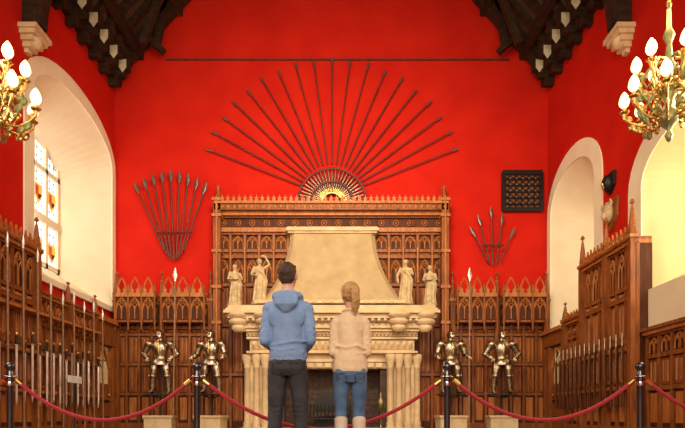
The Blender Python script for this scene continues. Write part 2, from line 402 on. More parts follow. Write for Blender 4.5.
# ------------------------------------------------------------- overmantel
b=MB(); b.M=MEND
V=.2
Zt=6.42
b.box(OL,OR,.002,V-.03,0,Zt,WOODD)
rows=[(.2,1.6,'linen'),(1.6,3.0,'linen'),(3.0,4.15,'linen'),(4.15,4.95,'tracery'),(4.95,5.12,'frieze'),(5.12,5.62,'tracery'),(5.75,6.1,'frieze')]
n=16; s=(OR-OL)/n
for w0,w1,t in rows:
    b.box(OL,OR,V-.04,V+.05,w1-.04,w1+.05,WOOD)
    for i in range(n):
        if w1<3.1 and 1<i<n-2: continue
        cell(b,t,OL+s*i+.03,OL+s*(i+1)-.03,w0+.05,w1-.04,V-.03)
for i in range(n+1):
    ww=3.0 if 1<i<n-1 else 0
    b.box(OL+s*i-.035,OL+s*i+.035,V-.04,V+.04,ww,5.7,WOOD)
    b.lathe([(.05,0),(.03,.1),(.045,.2),(.03,.3),(.03,.9),(.05,.96),(.05,1.0)],(OL+s*i,V+.06,4.2),WOODL,n=6)
b.box(OL,OR,.01,V+.12,5.64,5.76,WOODL); b.box(OL,OR,.01,V+.15,6.1,6.2,WOODL); b.box(OL,OR,.01,V+.3,6.2,6.36,WOOD); b.box(OL,OR,.01,V+.36,6.36,6.42,WOODL)
cresting(b,OL,OR,V+.3,Zt,.2,.16)
for i in range(40):
    u=OL+(OR-OL)*(i+.5)/40; b.sph((u,V+.3,6.28),(.06,.03,.05),WOODL,n=6,k=4)
for u in (OL+.08,OR-.08):
    b.box(u-.1,u+.1,.01,V+.3,0.0,6.5,WOOD)
    for z in (1,2,3,4,5,6,6.45): b.box(u-.13,u+.13,.01,V+.35,z,z+.08,WOODL)
    b.tube([(u,V+.32,.1),(u,V+.32,6.4)],.035,WOODL,n=6)
    b.lathe([(.11,0),(.07,.15),(.03,.3),(.08,.36),(.03,.44)],(u,V+.1,6.52),WOOD,n=6)
b.obj('carved_overmantel')
# ------------------------------------------------------------- fireplace
b=MB(); b.M=MEND
c=px(332,0,14.9).x
def mould(u0,u1,v,steps,m):
    for z0,z1,e in steps: b.box(u0-e,u1+e,.26,v+e,z0,z1,m)
lv=[]
for i in range(11):
    t=i/10; hw=1.20+.72*(1-t)**1.9; v=.45+.85*(1-t)**1.5; lv.append((3.42+t*2.15,hw,v))
vs=[];fs=[]
for z,hw,v in lv: vs+= [(c-hw,.24,z),(c-hw,v-.12,z),(c-hw+.12,v,z),(c+hw-.12,v,z),(c+hw,v-.12,z),(c+hw,.24,z)]
for i in range(10):
    for j in range(5): fs.append((i*6+j,i*6+j+1,(i+1)*6+j+1,(i+1)*6+j))
fs.append(tuple(60+j for j in range(6)))
b.add(vs,fs,STONEH)
mould(c-1.2,c+1.2,.45,[(5.55,5.6,.05),(5.6,5.68,.1),(5.68,5.72,.06)],STONE)
mould(c-1.92,c+1.92,1.28,[(3.42,3.5,.04)],STONE)
mould(c-2.55,c+2.55,1.15,[(3.28,3.36,.2),(3.22,3.28,.25),(3.14,3.22,.3),(3.02,3.14,.2),(2.94,3.02,.1),(2.86,2.94,.04)],STONE)
mould(c-2.35,c+2.35,1.1,[(2.78,2.86,.1),(2.7,2.78,.04),(2.58,2.7,-.04),(2.1,2.58,-.12),(2.5,2.56,-.04),(2.12,2.18,-.04)],STONE)
for sx in (-1,1):
    for k,(r,z) in enumerate(((.34,3.1),(.27,2.93),(.19,2.77))):
        b.lathe([(r*.6,-.1),(r,-.02),(r,.05),(r*.8,.09)],(c+sx*2.5,1.15,z),STONE,n=12)
        b.lathe([(r*.6,-.1),(r,-.02),(r,.05),(r*.8,.09)],(c+sx*1.78,1.22,z),STONE,n=12)
for row,(z,h,nn,W) in enumerate(((2.22,.24,26,2.2),(2.6,.08,44,2.3))):
    for i in range(nn):
        u=c-W+2*W*(i+.5)/nn; vv=.995+(0.07 if row else 0); hh=W/nn*.9
        b.add([(u-hh,vv,z),(u+hh,vv,z),(u+hh,vv,z+h),(u-hh,vv,z+h),(u,vv+.08,z+h/2)],[(0,1,4),(1,2,4),(2,3,4),(3,0,4)],STONE)
for i in range(30):
    u=c-2.5+5.0*(i+.5)/30; b.sph((u,1.30,2.98),.06,STONE,n=6,k=4)
for i in range(15):
    u=c-1.7+3.4*(i+.5)/15; b.sph((u,1.3,3.46),(.08,.04,.06),STONE,n=6,k=4)
for sx in (-1,1):
    a,d=sorted((c+sx*1.5,c+sx*2.35)); b.box(a,d,.26,.85,0,2.1,STONE)
    for k,u in enumerate((1.58,1.82,2.06,2.32)):
        v=.98-.04*k
        b.lathe([(.13,0),(.13,.12),(.1,.16),(.12,.22),(.085,.28),(.08,1.72),(.1,1.74),(.08,1.78),(.13,1.95),(.14,2.0),(.14,2.1)],(c+sx*u,v,0),STONE,n=12)
b.box(c-1.5,c+1.5,.26,.9,1.9,2.1,STONE)
b.box(c-1.5,c+1.5,.3,.86,1.72,1.9,STONEH)
for i in range(12):
    u=c-1.4+2.8*(i+.5)/12; b.box(u-.08,u+.08,.86,.9,1.75,1.87,STONE)
b.box(c-1.5,c+1.5,.22,.26,0,1.9,SOOT)
for sx in (-1,1):
    a,d=sorted((c+sx*1.32,c+sx*1.5)); b.box(a,d,.26,.8,0,1.75,SOOT)
b.box(c-2.5,c+2.5,.26,1.5,0,.1,STONEH)
for i in range(9):
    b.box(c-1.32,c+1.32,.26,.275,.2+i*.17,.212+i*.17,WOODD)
b.prism([(c-.5,.1),(c+.5,.1),(c+.5,.9),(c+.25,1.1),(c-.25,1.1),(c-.5,.9)],.27,.31,IRON)
b.obj('stone_fireplace')
g=MB(); g.M=MEND
for i in range(13):
    u=c-.6+1.2*i/12; g.tube([(u,.8,.3),(u,.82,.75)],.015,IRON,n=6)
for z in (.35,.72): g.beam((c-.62,.81,z),(c+.62,.81,z),.03,.03,IRON)
for sx in (-1,1):
    g.lathe([(.12,0),(.05,.08),(.03,.3),(.05,.5),(.03,.8),(.07,.88),(.02,.98)],(c+sx*.7,.85,.1),IRON,n=10)
    g.beam((c+sx*.6,.35,.35),(c+sx*.6,.8,.35),.03,.03,IRON)
for k in range(5): g.tube([(c-.5,.42+.08*k,.42+.06*(k%2)),(c+.45,.45+.06*k,.44+.05*(k%3))],.06,SOOT,n=8)
g.obj('fire_grate')
g=MB()
g.lathe([(.16,0),(.16,.03),(.05,.08),(.025,.2),(.025,.55),(.08,.62),(.105,.72),(.08,.82),(.03,.9),(.045,.95),(.01,1.03)],(px(380,0,14.4).x,14.1,0),BRONZE,n=14)
g.obj('bronze_firedog')
# ------------------------------------------------------------- statues
def statue(pos,h,arm,rz):
    e=MB(); s=h/1.6
    e.M=Matrix.Translation(pos)@Matrix.Rotation(rz,4,'Z')@Matrix.Diagonal((s*1.12,s*1.12,s,1))
    e.tube([(0,0,0),(0,0,.04),(0,0,.3),(.02,0,.6),(.03,0,.85),(.0,0,1.0),(0,0,1.15),(0,0,1.28),(0,0,1.34),(0,0,1.42)],
        [(.21,.19),(.22,.2),(.2,.17),(.19,.16),(.175,.14),(.13,.11),(.17,.13),(.17,.1),(.06,.06),(.05,.05)],STATU,n=40,fold=(9,.15,[1,1,1,1,.7,.4,.3,.1,0,0]))
    e.sph((0,-.01,1.5),(.085,.1,.115),STATU); e.sph((0,.05,1.54),(.1,.1,.1),STATU); e.sph((0,-.1,1.49),(.018,.025,.03),STATU)
    e.tube([(-.2,.02,1.3),(.08,-.14,1.1),(.22,-.05,.8),(.2,0,.4)],[.05,.06,.06,.03],STATU,n=10)
    A={'up':[[(.17,0,1.27),(.33,-.02,1.42),(.2,-.06,1.66)],[(-.17,0,1.27),(-.27,-.02,1.0),(-.12,-.17,.95)]],
       'chest':[[(.17,0,1.27),(.26,-.02,1.02),(.05,-.16,1.12)],[(-.17,0,1.27),(-.28,0,1.0),(-.24,-.08,.75)]],
       'book':[[(.17,0,1.27),(.25,-.02,1.0),(.05,-.18,1.0)],[(-.17,0,1.27),(-.25,-.02,1.0),(-.05,-.18,.98)]]}[arm]
    for L in A:
        e.tube(L,[.06,.05,.035],STATU,n=10); e.sph(L[-1],(.04,.04,.055),STATU)
    if arm=='book': e.box(-.1,.1,-.24,-.18,.95,1.15,STATU)
    if arm=='up': e.sph((.12,-.03,1.7),(.1,.08,.06),STATU)
    e.lathe([(.27,-.12),(.27,-.02),(.23,0.02)],(0,0,0),STATU,n=8)
    e.obj('stone_statue',remesh=.016,smooth=1)
zs=3.36
for x,yt,d,arm in ((235,265,15.15,'book'),(259.5,257,14.9,'up'),(405.5,260,14.9,'chest'),(430,266,15.15,'book')):
    p=px(x,0,d); top=px(x,yt,d).z
    statue((p.x,d,zs+.13),(top-zs-.13)*(0.95 if arm=='up' else 1),arm,0.25 if x<332 else -.25)
# ------------------------------------------------------------- spears
def spear(b,a,t,r=.024,hl=.28,hw=.055,m=SHAFT,tm=TIP,hy=.015):
    a=Vector(a);t=Vector(t);d=(t-a).normalized()
    b.tube([a,t-d*hl],r,m,n=6)
    b.tube([t-d*hl*1.1,t-d*hl,t-d*hl*.6,t],[(r*1.2,r*1.2),(r,r),(hw,hy),(.003,.003)],tm,n=6,ref=(1,0,0))
b=MB(); C=px(332,197,15.9); k=34.8; n=19
for i in range(n):
    a=math.radians(21+138*i/(n-1)); dr=Vector((math.cos(a),0,math.sin(a)))
    L=(139+ (2 if i%2 else 0)-abs(math.cos(a))**3*4)/k
    spear(b,C+dr*(.95),C+dr*L,r=.02,hl=.22,hw=.04)
b.obj('spear_fan')
b=MB(); C2=px(332,203,15.88)
for i in range(25):
    a=math.radians(8+164*i/24); dr=Vector((math.cos(a),0,math.sin(a)))
    b.tube([C2+dr*.35,C2+dr*.8,C2+dr*1.02],[(.02,.02),(.03,.015),(.004,.004)],STEEL,n=5)
    b.tube([C2+dr*.42,C2+dr*.3],.035,BRASS,n=6)
for r in (.28,.6,.98):
    b.tube([C2+Vector((math.cos(math.radians(180*j/24))*r,-.03,math.sin(math.radians(180*j/24))*r)) for j in range(25)],.03,SHAFT if r>.3 else BRASS,n=6,ref=(0,1,0))
b.obj('dagger_fan')
b=MB()
for i in range(9):
    f=i/8; tx=134+73*f; ty=182-13*math.sin(math.pi*f); bx=164+20*f; by=250+ (10*math.sin(math.pi*f))
    spear(b,px(bx,by,15.88-.01*i),px(tx,ty,15.88-.01*i),r=.024,hl=.34,hw=.07)
b.tube([px(156,232,15.75),px(193,232,15.75)],.025,SHAFT,n=6)
b.obj('pike_fan')
b=MB()
for (tx,ty,bx,by) in ((470,226,488,262),(478,214,490,264),(491,206,493,266),(503,213,496,264),(515,227,500,262)):
    spear(b,px(bx,by,15.86),px(tx,ty,15.86),r=.022,hl=.32,hw=.06)
b.tube([px(482,245,15.75),px(504,245,15.75)],.025,SHAFT,n=6)
b.obj('pike_fan')
b=MB(); p0=px(503.5,210,15.95); p1=px(541,173,15.95)
b.box(p0.x,p1.x,YE-.03,YE-.002,p0.z,p1.z,WOOD)
for i in range(7):
    x=p0.x+(p1.x-p0.x)*i/6; z=p0.z+(p1.z-p0.z)*i/6; t=.03 if 0<i<6 else .06
    b.box(x-t,x+t,YE-.1,YE-.03,p0.z,p1.z,IRON); b.box(p0.x-.03,p1.x+.03,YE-.12,YE-.03,z-t,z+t,IRON)
for i in range(1,6):
    for j in range(1,6): b.sph((p0.x+(p1.x-p0.x)*i/6,YE-.12,p0.z+(p1.z-p0.z)*j/6),.035,TIP,n=6,k=4)
b.obj('iron_grille')
def rp(x,y): d=XR*F/(x-CX); return d,HC+(HY-y)*d/F
b=MB(); b.M=MRIGHT
u,w=rp(612,183)
b.prism([(u-.22,w+.2),(u+.22,w+.2),(u+.2,w-.1),(u,w-.25),(u-.2,w-.1)],.01,.08,IRON); b.sph((u,.1,w),(.15,.12,.18),IRON)
b.tube([(u,.12,w-.05),(u,.2,w-.12),(u,.22,w-.02)],.03,BRASS,n=6)
b.obj('iron_bust_plaque')
b=MB(); b.M=MRIGHT
u,w=rp(613,214)
b.prism([(u-.3,w+.3),(u+.3,w+.3),(u+.28,w-.12),(u,w-.38),(u-.28,w-.12)],.01,.07,WOOD)
b.sph((u,.12,w+.02),(.18,.1,.24),STATU); b.sph((u-.05,.2,w-.08),(.08,.08,.1),STATU)
for s_ in(-1,1): b.tube([(u+s_*.12,.12,w+.1),(u+s_*.22,.14,w+.18),(u+s_*.2,.16,w+.26)],[.04,.03,.01],STATU,n=6)
b.obj('mounted_trophy_plaque')
# ------------------------------------------------------------- weapon racks
def sword(b,u,v,w,L):
    b.tube([(u,v,w),(u,v,w+.1),(u,v,w+L)],[(.006,.006),(.022,.026),(.026,.03)],BLADE,n=4,sm=False)
    b.beam((u-.08,v,w+L),(u+.08,v,w+L),.03,.03,STEEL); b.beam((u,v-.09,w+L),(u,v+.09,w+L),.03,.03,STEEL)
    b.tube([(u,v,w+L),(u,v,w+L+.2)],.022,IRON,n=6); b.sph((u,v,w+L+.22),.04,BRASS,n=8,k=6)
b=MB(); b.M=MLEFT
for w in (.9,1.7): b.box(9.3,14.3,.18,.34,w,w+.07,WOODL)
u=9.4; i=0
while u<14.3: sword(b,u,.40,.62+.08*(i%3==0),1.15-.1*(i%2)); u+=.27; i+=1
b.obj('sword_rack')
b=MB(); b.M=MLEFT
for w in (2.5,): b.box(9.0,14.2,.2,.42,w,w+.06,WOODL)
u=9.1; i=0
while u<14.2:
    top=(3.8 if u<11.6 else 3.15)+.12*(i%2)
    spear(b,(u,.48,.05),(u,.46,top),r=.022,hl=.26,hw=.03,m=ASH,tm=BLADE,hy=.04); u+=.5; i+=1
b.obj('pike_rack')
b=MB(); b.M=MRIGHT
for w in (.95,1.7): b.box(10.7,14.3,.35,.42,w,w+.07,WOODL)
u=10.8
while u<14.3:
    vv=.47
    b.tube([(u,vv,.6),(u,vv,.75),(u,vv,1.0),(u,vv,1.1)],[(.06,.035),(.055,.03),(.03,.024),(.024,.02)],WOODD,n=6)
    b.tube([(u,vv,1.1),(u,vv,1.8)],.026,WOODD,n=6); b.tube([(u,vv+.01,1.1),(u,vv+.01,2.05)],.018,STEEL,n=6)
    b.box(u-.01,u+.06,vv-.02,vv+.03,1.08,1.16,BRASS); b.tube([(u+.03,vv,1.05),(u+.07,vv,1.0),(u+.03,vv,.95)],.006,BRASS,n=4)
    u+=.24
b.obj('musket_rack')
b=MB(); b.M=MLEFT
d=554*5.9/(342.5-75)
b.box(d-.3,d+.3,.66,.68,HC+(HY-383)*d/F,HC+(HY-376)*d/F,LABEL); b.box(d-.03,d+.03,.66,.68,0,HC+(HY-383)*d/F,POST); b.box(d-.15,d+.15,.6,.8,0,.02,POST)
b.obj('label_stand')
# ------------------------------------------------------------- armour
def armour(X,Y,pose,lance,rz):
    e=empty('suit_of_armour',(X,Y,0),rz)
    b=MB()
    b.box(-.36,.36,-.27,.27,0,.42,STONE); b.box(-.4,.4,-.31,.31,0,.06,STONE); b.box(-.39,.39,-.3,.3,.38,.44,STONE)
    b.tube([(0,.05,.42),(0,.05,1.9)],.025,IRON,n=8); b.box(-.36,.36,-.2,.15,.98,1.02,IRON)
    b.tube([(0,.05,.9),(-.28,0,.99)],.015,IRON,n=6); b.tube([(0,.05,.9),(.28,0,.99)],.015,IRON,n=6)
    b.obj('pedestal',e)
    b=MB(); b.M=Matrix.Translation((0,0,1.02))@Matrix.Diagonal((1.16,1.12,1.0,1))
    S=STEEL
    b.tube([(0,0,.86),(0,0,.92),(0,0,1.0),(0,-.015,1.12),(0,-.02,1.25),(0,0,1.38),(0,0,1.44)],[(.19,.15),(.155,.125),(.14,.115),(.18,.15),(.195,.16),(.16,.12),(.08,.08)],S,n=20)
    b.lathe([(.155,.0),(.2,-.04),(.215,-.09)],(0,0,.94),S,n=20); b.lathe([(.215,.0),(.235,-.05),(.235,-.09)],(0,0,.86),S,n=20)
    b.tube([(0,0,.975),(0,0,1.0)],[(.15,.125)]*2,BRASS,n=20)
    b.tube([(0,-.17,1.05),(0,-.185,1.2),(0,-.14,1.36)],.012,BRASS,n=6)
    b.lathe([(.1,0),(.075,.04),(.085,.09)],(0,0,1.42),S,n=16)
    b.sph((0,0,1.6),(.095,.12,.125),S,16,10); b.tube([(0,-.1,1.6),(0,-.15,1.56),(0,-.12,1.5)],[(.08,.03),(.06,.02),(.05,.03)],S,n=12)
    b.tube([(0,-.1,1.68),(0,-.04,1.735),(0,.06,1.73),(0,.11,1.66)],[.012]*4,BRASS,n=6)
    b.box(-.07,.07,-.128,-.11,1.605,1.62,IRON)
    for sx in (-1,1):
        b.sph((sx*.24,0,1.34),(.115,.12,.11),S); b.tube([(sx*.27,0,1.32),(sx*.29,0,1.24)],[.1,.085],S,n=12)
        if pose=='hips': el=(sx*.38,.02,1.08); wr=(sx*.25,-.14,.93)
        elif pose=='out': el=(sx*.34,-.02,1.07); wr=(sx*.37,-.22,.98)
        else: el=(sx*.34,0,1.04); wr=(sx*.3,-.2,.85)
        b.tube([(sx*.27,0,1.3),el],[.085,.068],S,n=12); b.sph(el,(.08,.08,.08),S)
        b.tube([el,wr],[.07,.052],S,n=12); b.tube([Vector(wr)+(Vector(el)-Vector(wr))*.25,wr],[.08,.05],S,n=12)
        b.sph(wr,(.055,.06,.058),S)
        for f in range(4): b.tube([(wr[0]-.03+.02*f,wr[1]-.03,wr[2]),(wr[0]-.03+.02*f,wr[1]-.07,wr[2]-.03),(wr[0]-.03+.02*f,wr[1]-.06,wr[2]-.07)],.01,S,n=6)
        b.tube([(wr[0]-sx*.04,wr[1],wr[2]),(wr[0]-sx*.06,wr[1]-.05,wr[2]-.02)],.012,S,n=6)
        b.tube([(sx*.12,-.09,.84),(sx*.14,-.11,.66)],[(.11,.05),(.09,.04)],S,n=10)
        hp=(sx*.1,0,.84); kn=(sx*.16,-.03,.48); an=(sx*.19,.02,.1)
        b.tube([hp,(sx*.135,-.02,.66),kn],[.115,.11,.08],S,n=12); b.sph(kn,(.09,.092,.08),S); b.sph((kn[0]+sx*.07,kn[1],kn[2]),(.015,.06,.06),BRASS)
        b.tube([kn,(sx*.18,.02,.33),an],[.072,.09,.06],S,n=12)
        b.tube([(an[0],.05,.06),(an[0]+sx*.01,-.06,.06),(an[0]+sx*.03,-.2,.03)],[(.055,.055),(.055,.045),(.03,.02)],S,n=10)
    b.obj('plates',e)
    if lance:
        b=MB(); spear(b,(lance*.40,-.3,.03),(lance*.45,-.22,4.4),r=.024,hl=.34,hw=.07,m=ASH,tm=BLADE); b.obj('halberd',e)
for x,d,pose,ln,rz in ((160,15.0,'hips',1,.1),(211,15.0,'out',-1,-.15),(451,15.0,'out',1,.1),(502,15.0,'hips',0,-.05)):
    armour((x-CX)*d/F,d,pose,ln if x!=211 else 0,rz)
# ------------------------------------------------------------- chandeliers
def chandelier(X,Y,Z):
    e=empty('chandelier',(X,Y,Z))
    b=MB()
    b.lathe([(.01,-.72),(.03,-.7),(.05,-.64),(.02,-.58),(.09,-.5),(.14,-.42),(.1,-.36),(.04,-.3),(.06,-.2),(.11,-.1),(.06,0),(.035,.1),(.08,.2),(.05,.3),(.03,.5),(.07,.6),(.03,.7),(.02,1.0)],(0,0,0),VERD,n=14)
    b.tube([(.0+.18*math.cos(k*math.pi/12),.18*math.sin(k*math.pi/12),-.1) for k in range(25)],.018,BRASS,n=6,ref=(0,0,1))
    for tier,(R,z0,zc,n,ph) in enumerate(((.5,-.35,-.22,8,.2),(.36,.05,.18,6,.5))):
        for i in range(n):
            a=2*math.pi*i/n+ph; ca,sa=math.cos(a),math.sin(a)
            P=[(.06,z0),(.16,z0-.1),(.3,z0-.1),(R*.86,z0-.02),(R,zc-.07),(R,zc)]
            b.tube([(ca*r,sa*r,z) for r,z in P],[.022,.02,.018,.018,.02,.03],BRASS,n=8)
            Q=[(.07,z0+.25),(.2,z0+.22),(.3,z0+.08),(.24,z0-.02),(.18,z0+.04)]
            b.tube([(ca*r,sa*r,z) for r,z in Q],[.018,.016,.016,.014,.022],BRASS if i%2 else VERD,n=6)
            for r,z,s_ in ((.2,z0-.13,.045),(.33,z0-.13,.05),(R*.8,z0-.08,.055),(.3,z0+.13,.05),(R*.9,z0+.04,.04),(.15,z0+.05,.05)):
                b.M=Matrix.Translation((ca*r,sa*r,z))@Matrix.Rotation(a,4,'Z')@Matrix.Rotation(.6,4,'Y')
                b.sph((0,0,0),(s_,s_*.35,s_*1.4),VERD if (s_>.046 and i%2==0) else BRASS,n=6,k=4); b.M=Matrix.Identity(4)
            b.lathe([(.01,-.03),(.05,0),(.065,.02),(.03,.03),(.025,.05)],(ca*R,sa*R,zc),BRASS,n=10)
            b.lathe([(.02,.03),(.02,.08)],(ca*R,sa*R,zc),CANDLE,n=8)
            b.lathe([(.02,.07),(.052,.1),(.066,.14),(.062,.18),(.048,.22),(.022,.26),(.004,.28)],(ca*R,sa*R,zc),BULB,n=10)
    b.obj('fitting',e)
    b=MB()
    for i in range(60):
        z=1.0+i*.085
        b.M=Matrix.Translation((0,0,z))@Matrix.Rotation((i%2)*math.pi/2,4,'Z')
        b.tube([(.028*math.cos(k*math.pi/4),0,.055*math.sin(k*math.pi/4)) for k in range(9)],.009,BRASS,n=5,ref=(0,1,0))
    b.obj('chain',e)
    l=bpy.data.lights.new('chandelier_glow','POINT'); l.energy=60; l.color=(1,.66,.33); l.shadow_soft_size=.35
    o=bpy.data.objects.new('glow',l); sc.collection.objects.link(o); o.parent=e; o.location=(0,0,.95)
chandelier((669-CX)*6.9/F,6.9,HC+(HY-84)*6.9/F)
chandelier((-8-CX)*6.9/F,6.9,HC+(HY-88)*6.9/F)
# ------------------------------------------------------------- barrier
SD=5.5
posts=[-190,10,197,447,640,835]; PX=[(x-CX)*SD/F for x in posts]
for X in PX:
    b=MB()
    b.lathe([(.16,0),(.165,.015),(.15,.03),(.05,.05),(.032,.07),(.03,.1),(.03,.72),(.036,.74),(.036,.86),(.03,.88),(.028,.9),(.045,.915),(.05,.94),(.03,.965),(.01,.975)],(X,SD,0),POST,n=20)
    b.lathe([(.038,0),(.04,.01),(.04,.03),(.038,.04)],(X,SD,.74),CHROME,n=20)
    b.tube([(X+.055*math.cos(k*math.pi/6),SD+.055*math.sin(k*math.pi/6),.83) for k in range(13)],.008,CHROME,n=6,ref=(0,0,1))
    b.obj('stanchion_post')
for i in range(5):
    a,c_=PX[i]+.08,PX[i+1]-.08; b=MB(); pts=[]
    sag=.38 if i!=2 else .47
    for k in range(25):
        t=k/24; pts.append((a+(c_-a)*t,SD-.0,.82-.04-sag*(1-(2*t-1)**2)))
    b.tube(pts,.019,ROPE,n=10)
    for q,w in ((pts[0],pts[1]),(pts[-1],pts[-2])):
        d=(Vector(w)-Vector(q)).normalized(); b.tube([Vector(q)-d*.02,Vector(q)+d*.05],.025,BRASS,n=10)
    b.obj('velvet_rope')
# ------------------------------------------------------------- people
def hand(b,M):
    o=b.M; b.M=o@M
    b.tube([(0,-.03,0),(0,.01,0),(0,.05,0),(0,.088,0)],[(.026,.02),(.03,.017),(.038,.015),(.036,.012)],SKIN,n=12)
    for x,L,r in ((-.028,.066,.0085),(-.0095,.076,.009),(.0095,.071,.0088),(.028,.054,.0078)):
        b.tube([(x,.075,0),(x*1.1,.088+L*.4,-.008),(x*1.1,.088+L*.75,-.025),(x*1.05,.088+L*.85,-.042)],[r*1.1,r,r*.95,r*.75],SKIN,n=8)
    b.tube([(-.02,.02,-.004),(-.045,.05,-.01),(-.055,.08,-.018),(-.05,.105,-.026)],[.014,.012,.0105,.008],SKIN,n=8)
    b.M=o
def head(e,c,s,rot,hair,female):
    M=Matrix.Translation(c)@rot@Matrix.Scale(s,4)
    b=MB(); b.M=M
    b.sph((0,-.012,.025),(.073,.092,.088),SKIN,20,14)
    b.tube([(0,.005,.06),(0,.018,.0),(0,.024,-.05),(0,.034,-.085),(0,.036,-.112)],[(.066,.076),(.066,.072),(.058,.062),(.042,.046),(.024,.026)],SKIN,n=20)
    b.tube([(0,.083,.02),(0,.092,-.005),(0,.101,-.027),(0,.092,-.036)],[.007,.009,.012,.008],SKIN,n=8)
    for sx in (-1,1):
        b.tube([(sx*.072,.0,-.03),(sx*.078,-.008,-.01),(sx*.082,-.014,.018),(sx*.074,-.004,.028)],[(.008,.01),(.008,.015),(.009,.016),(.006,.01)],SKIN,n=8)
        b.sph((sx*.035,.066,-.024),(.024,.018,.022),SKIN)
        b.tube([(sx*.014,.086,.024),(sx*.045,.076,.026)],.010,SKIN,n=6)
    b.tube([(0,-.01,-.06),(0,-.025,-.12),(0,-.035,-.2)],[(.05,.055),(.05,.052),(.06,.056)] if not female else [(.043,.048),(.042,.045),(.052,.05)],SKIN,n=16)
    b.obj('head',e,remesh=.005,smooth=4)
    b=MB(); b.M=M
    for sx in (-1,1):
        b.sph((sx*.03,.0765,.004),(.0125,.010,.0065),EYEW); b.sph((sx*.03,.084,.004),(.005,.0035,.005),EYED)
        b.tube([(sx*.016,.089,.026),(sx*.032,.087,.030),(sx*.048,.078,.026)],[.003,.0035,.002],hair,n=6)
    b.tube([(-.022,.072,-.062),(-.01,.082,-.058),(0,.083,-.06),(.01,.082,-.058),(.022,.072,-.062)],[.002,.004,.004,.004,.002],LIP,n=6)
    b.tube([(-.018,.074,-.066),(0,.083,-.068),(.018,.074,-.066)],[.002,.005,.002],LIP,n=6)
    b.obj('face',e)
    b=MB(); b.M=M
    if not female:
        b.sph((0,-.022,.04),(.079,.094,.084),hair,20,14)
        b.tube([(0,-.045,.04),(0,-.05,-.02),(0,-.052,-.06)],[(.077,.058),(.07,.052),(.045,.035)],hair,n=18)
        b.tube([(-.055,.055,.085),(0,.07,.1),(.055,.055,.085)],.018,hair,n=8)
        b.obj('hair',e,remesh=.006,smooth=1,disp=(.012,.008))
    else:
        b.sph((0,-.02,.038),(.084,.098,.09),hair,20,14)
        b.tube([(0,-.04,.04),(0,-.045,-.02),(0,-.045,-.055)],[(.082,.064),(.076,.058),(.05,.04)],hair,n=18)
        for sx in (-1,1): b.tube([(0,.06,.112),(sx*.05,.052,.085),(sx*.076,.018,.03),(sx*.074,-.01,-.02)],[.014,.018,.014,.01],hair,n=8)
        b.tube([(0,-.09,.06),(.0,-.13,.055),(.006,-.15,.01),(.010,-.15,-.06),(.012,-.14,-.13),(.014,-.13,-.2)],[.024,.03,.038,.038,.028,.006],hair,n=12)
        for k in range(6):
            q=-.03+.012*k; b.tube([(q,-.145,.03),(q+.008,-.172,-.04),(q*1.2+.01,-.152,-.15)],[.01,.012,.003],hair,n=6)
        b.obj('hair',e,remesh=.006,smooth=1,disp=(.01,.007))
def arms(b,sh,el,wr,r,m):
    for sx in (-1,1):
        S=Vector((sx*sh[0],sh[1],sh[2])); E=Vector((sx*el[0],el[1],el[2])); W=Vector((sx*wr[0],wr[1],wr[2]))
        b.tube([S+Vector((-sx*.04,0,.005)),S,S.lerp(E,.5),E+(S-E)*.12,E,E.lerp(W,.15),E.lerp(W,.5),W],[r*1.05,r*1.05,r*.92,r*.82,r*.8,r*.8,r*.72,r*.58],m,n=14)
        b.sph(E,r*.84,m)
        for k in (.3,.55,.75):
            P=S.lerp(E,k); b.tube([P+Vector((-.0,-r*.8,.015)),P+Vector((sx*r*.65,-r*.55,-.01)),P+Vector((sx*r*.9,0,-.02))],.013,m,n=8)
def person_hands(e,wr,sc_,zdrop,swap=1):
    for sx in (-1,1):
        b=MB()
        X=Vector((0,0,-1)); Yv=Vector((-1,.06,-zdrop)).normalized(); Z=X.cross(Yv).normalized(); X=Yv.cross(Z)
        M=Matrix(((X.x,Yv.x,Z.x,wr[0]),(X.y,Yv.y,Z.y,wr[1]+(.034 if sx*swap>0 else 0)),(X.z,Yv.z,Z.z,wr[2]),(0,0,0,1)))
        b.M=Matrix.Diagonal((sx,1,1,1))
        hand(b,M@Matrix.Scale(sc_,4))
        b.obj('hand_left' if sx<0 else 'hand_right',e,remesh=.0035,smooth=2)
def shoe(b,x,y,rz,m,s=1.0,h=.09):
    o=b.M; b.M=o@Matrix.Translation((x,y,0))@Matrix.Rotation(rz,4,'Z')@Matrix.Scale(s,4)
    b.tube([(0,-.085,.045),(0,-.07,.05),(0,0,.05),(0,.08,.042),(0,.15,.036),(0,.185,.03)],[(.025,.03),(.036,.046),(.038,.048),(.046,.038),(.042,.032),(.02,.018)],m,n=14)
    b.tube([(0,-.03,.05),(0,-.03,h+.04)],[.045,.048],m,n=12)
    b.M=o
def pockets(b,yb,z,w,h,m):
    for sx in (-1,1):
        x=sx*.078
        P=[(x-w,z+h),(x+w,z+h),(x+w,z-h*.5),(x,z-h),(x-w,z-h*.5),(x-w,z+h)]
        b.tube([(p[0],yb,p[1]) for p in P],.0035,m,n=5,ref=(0,1,0))
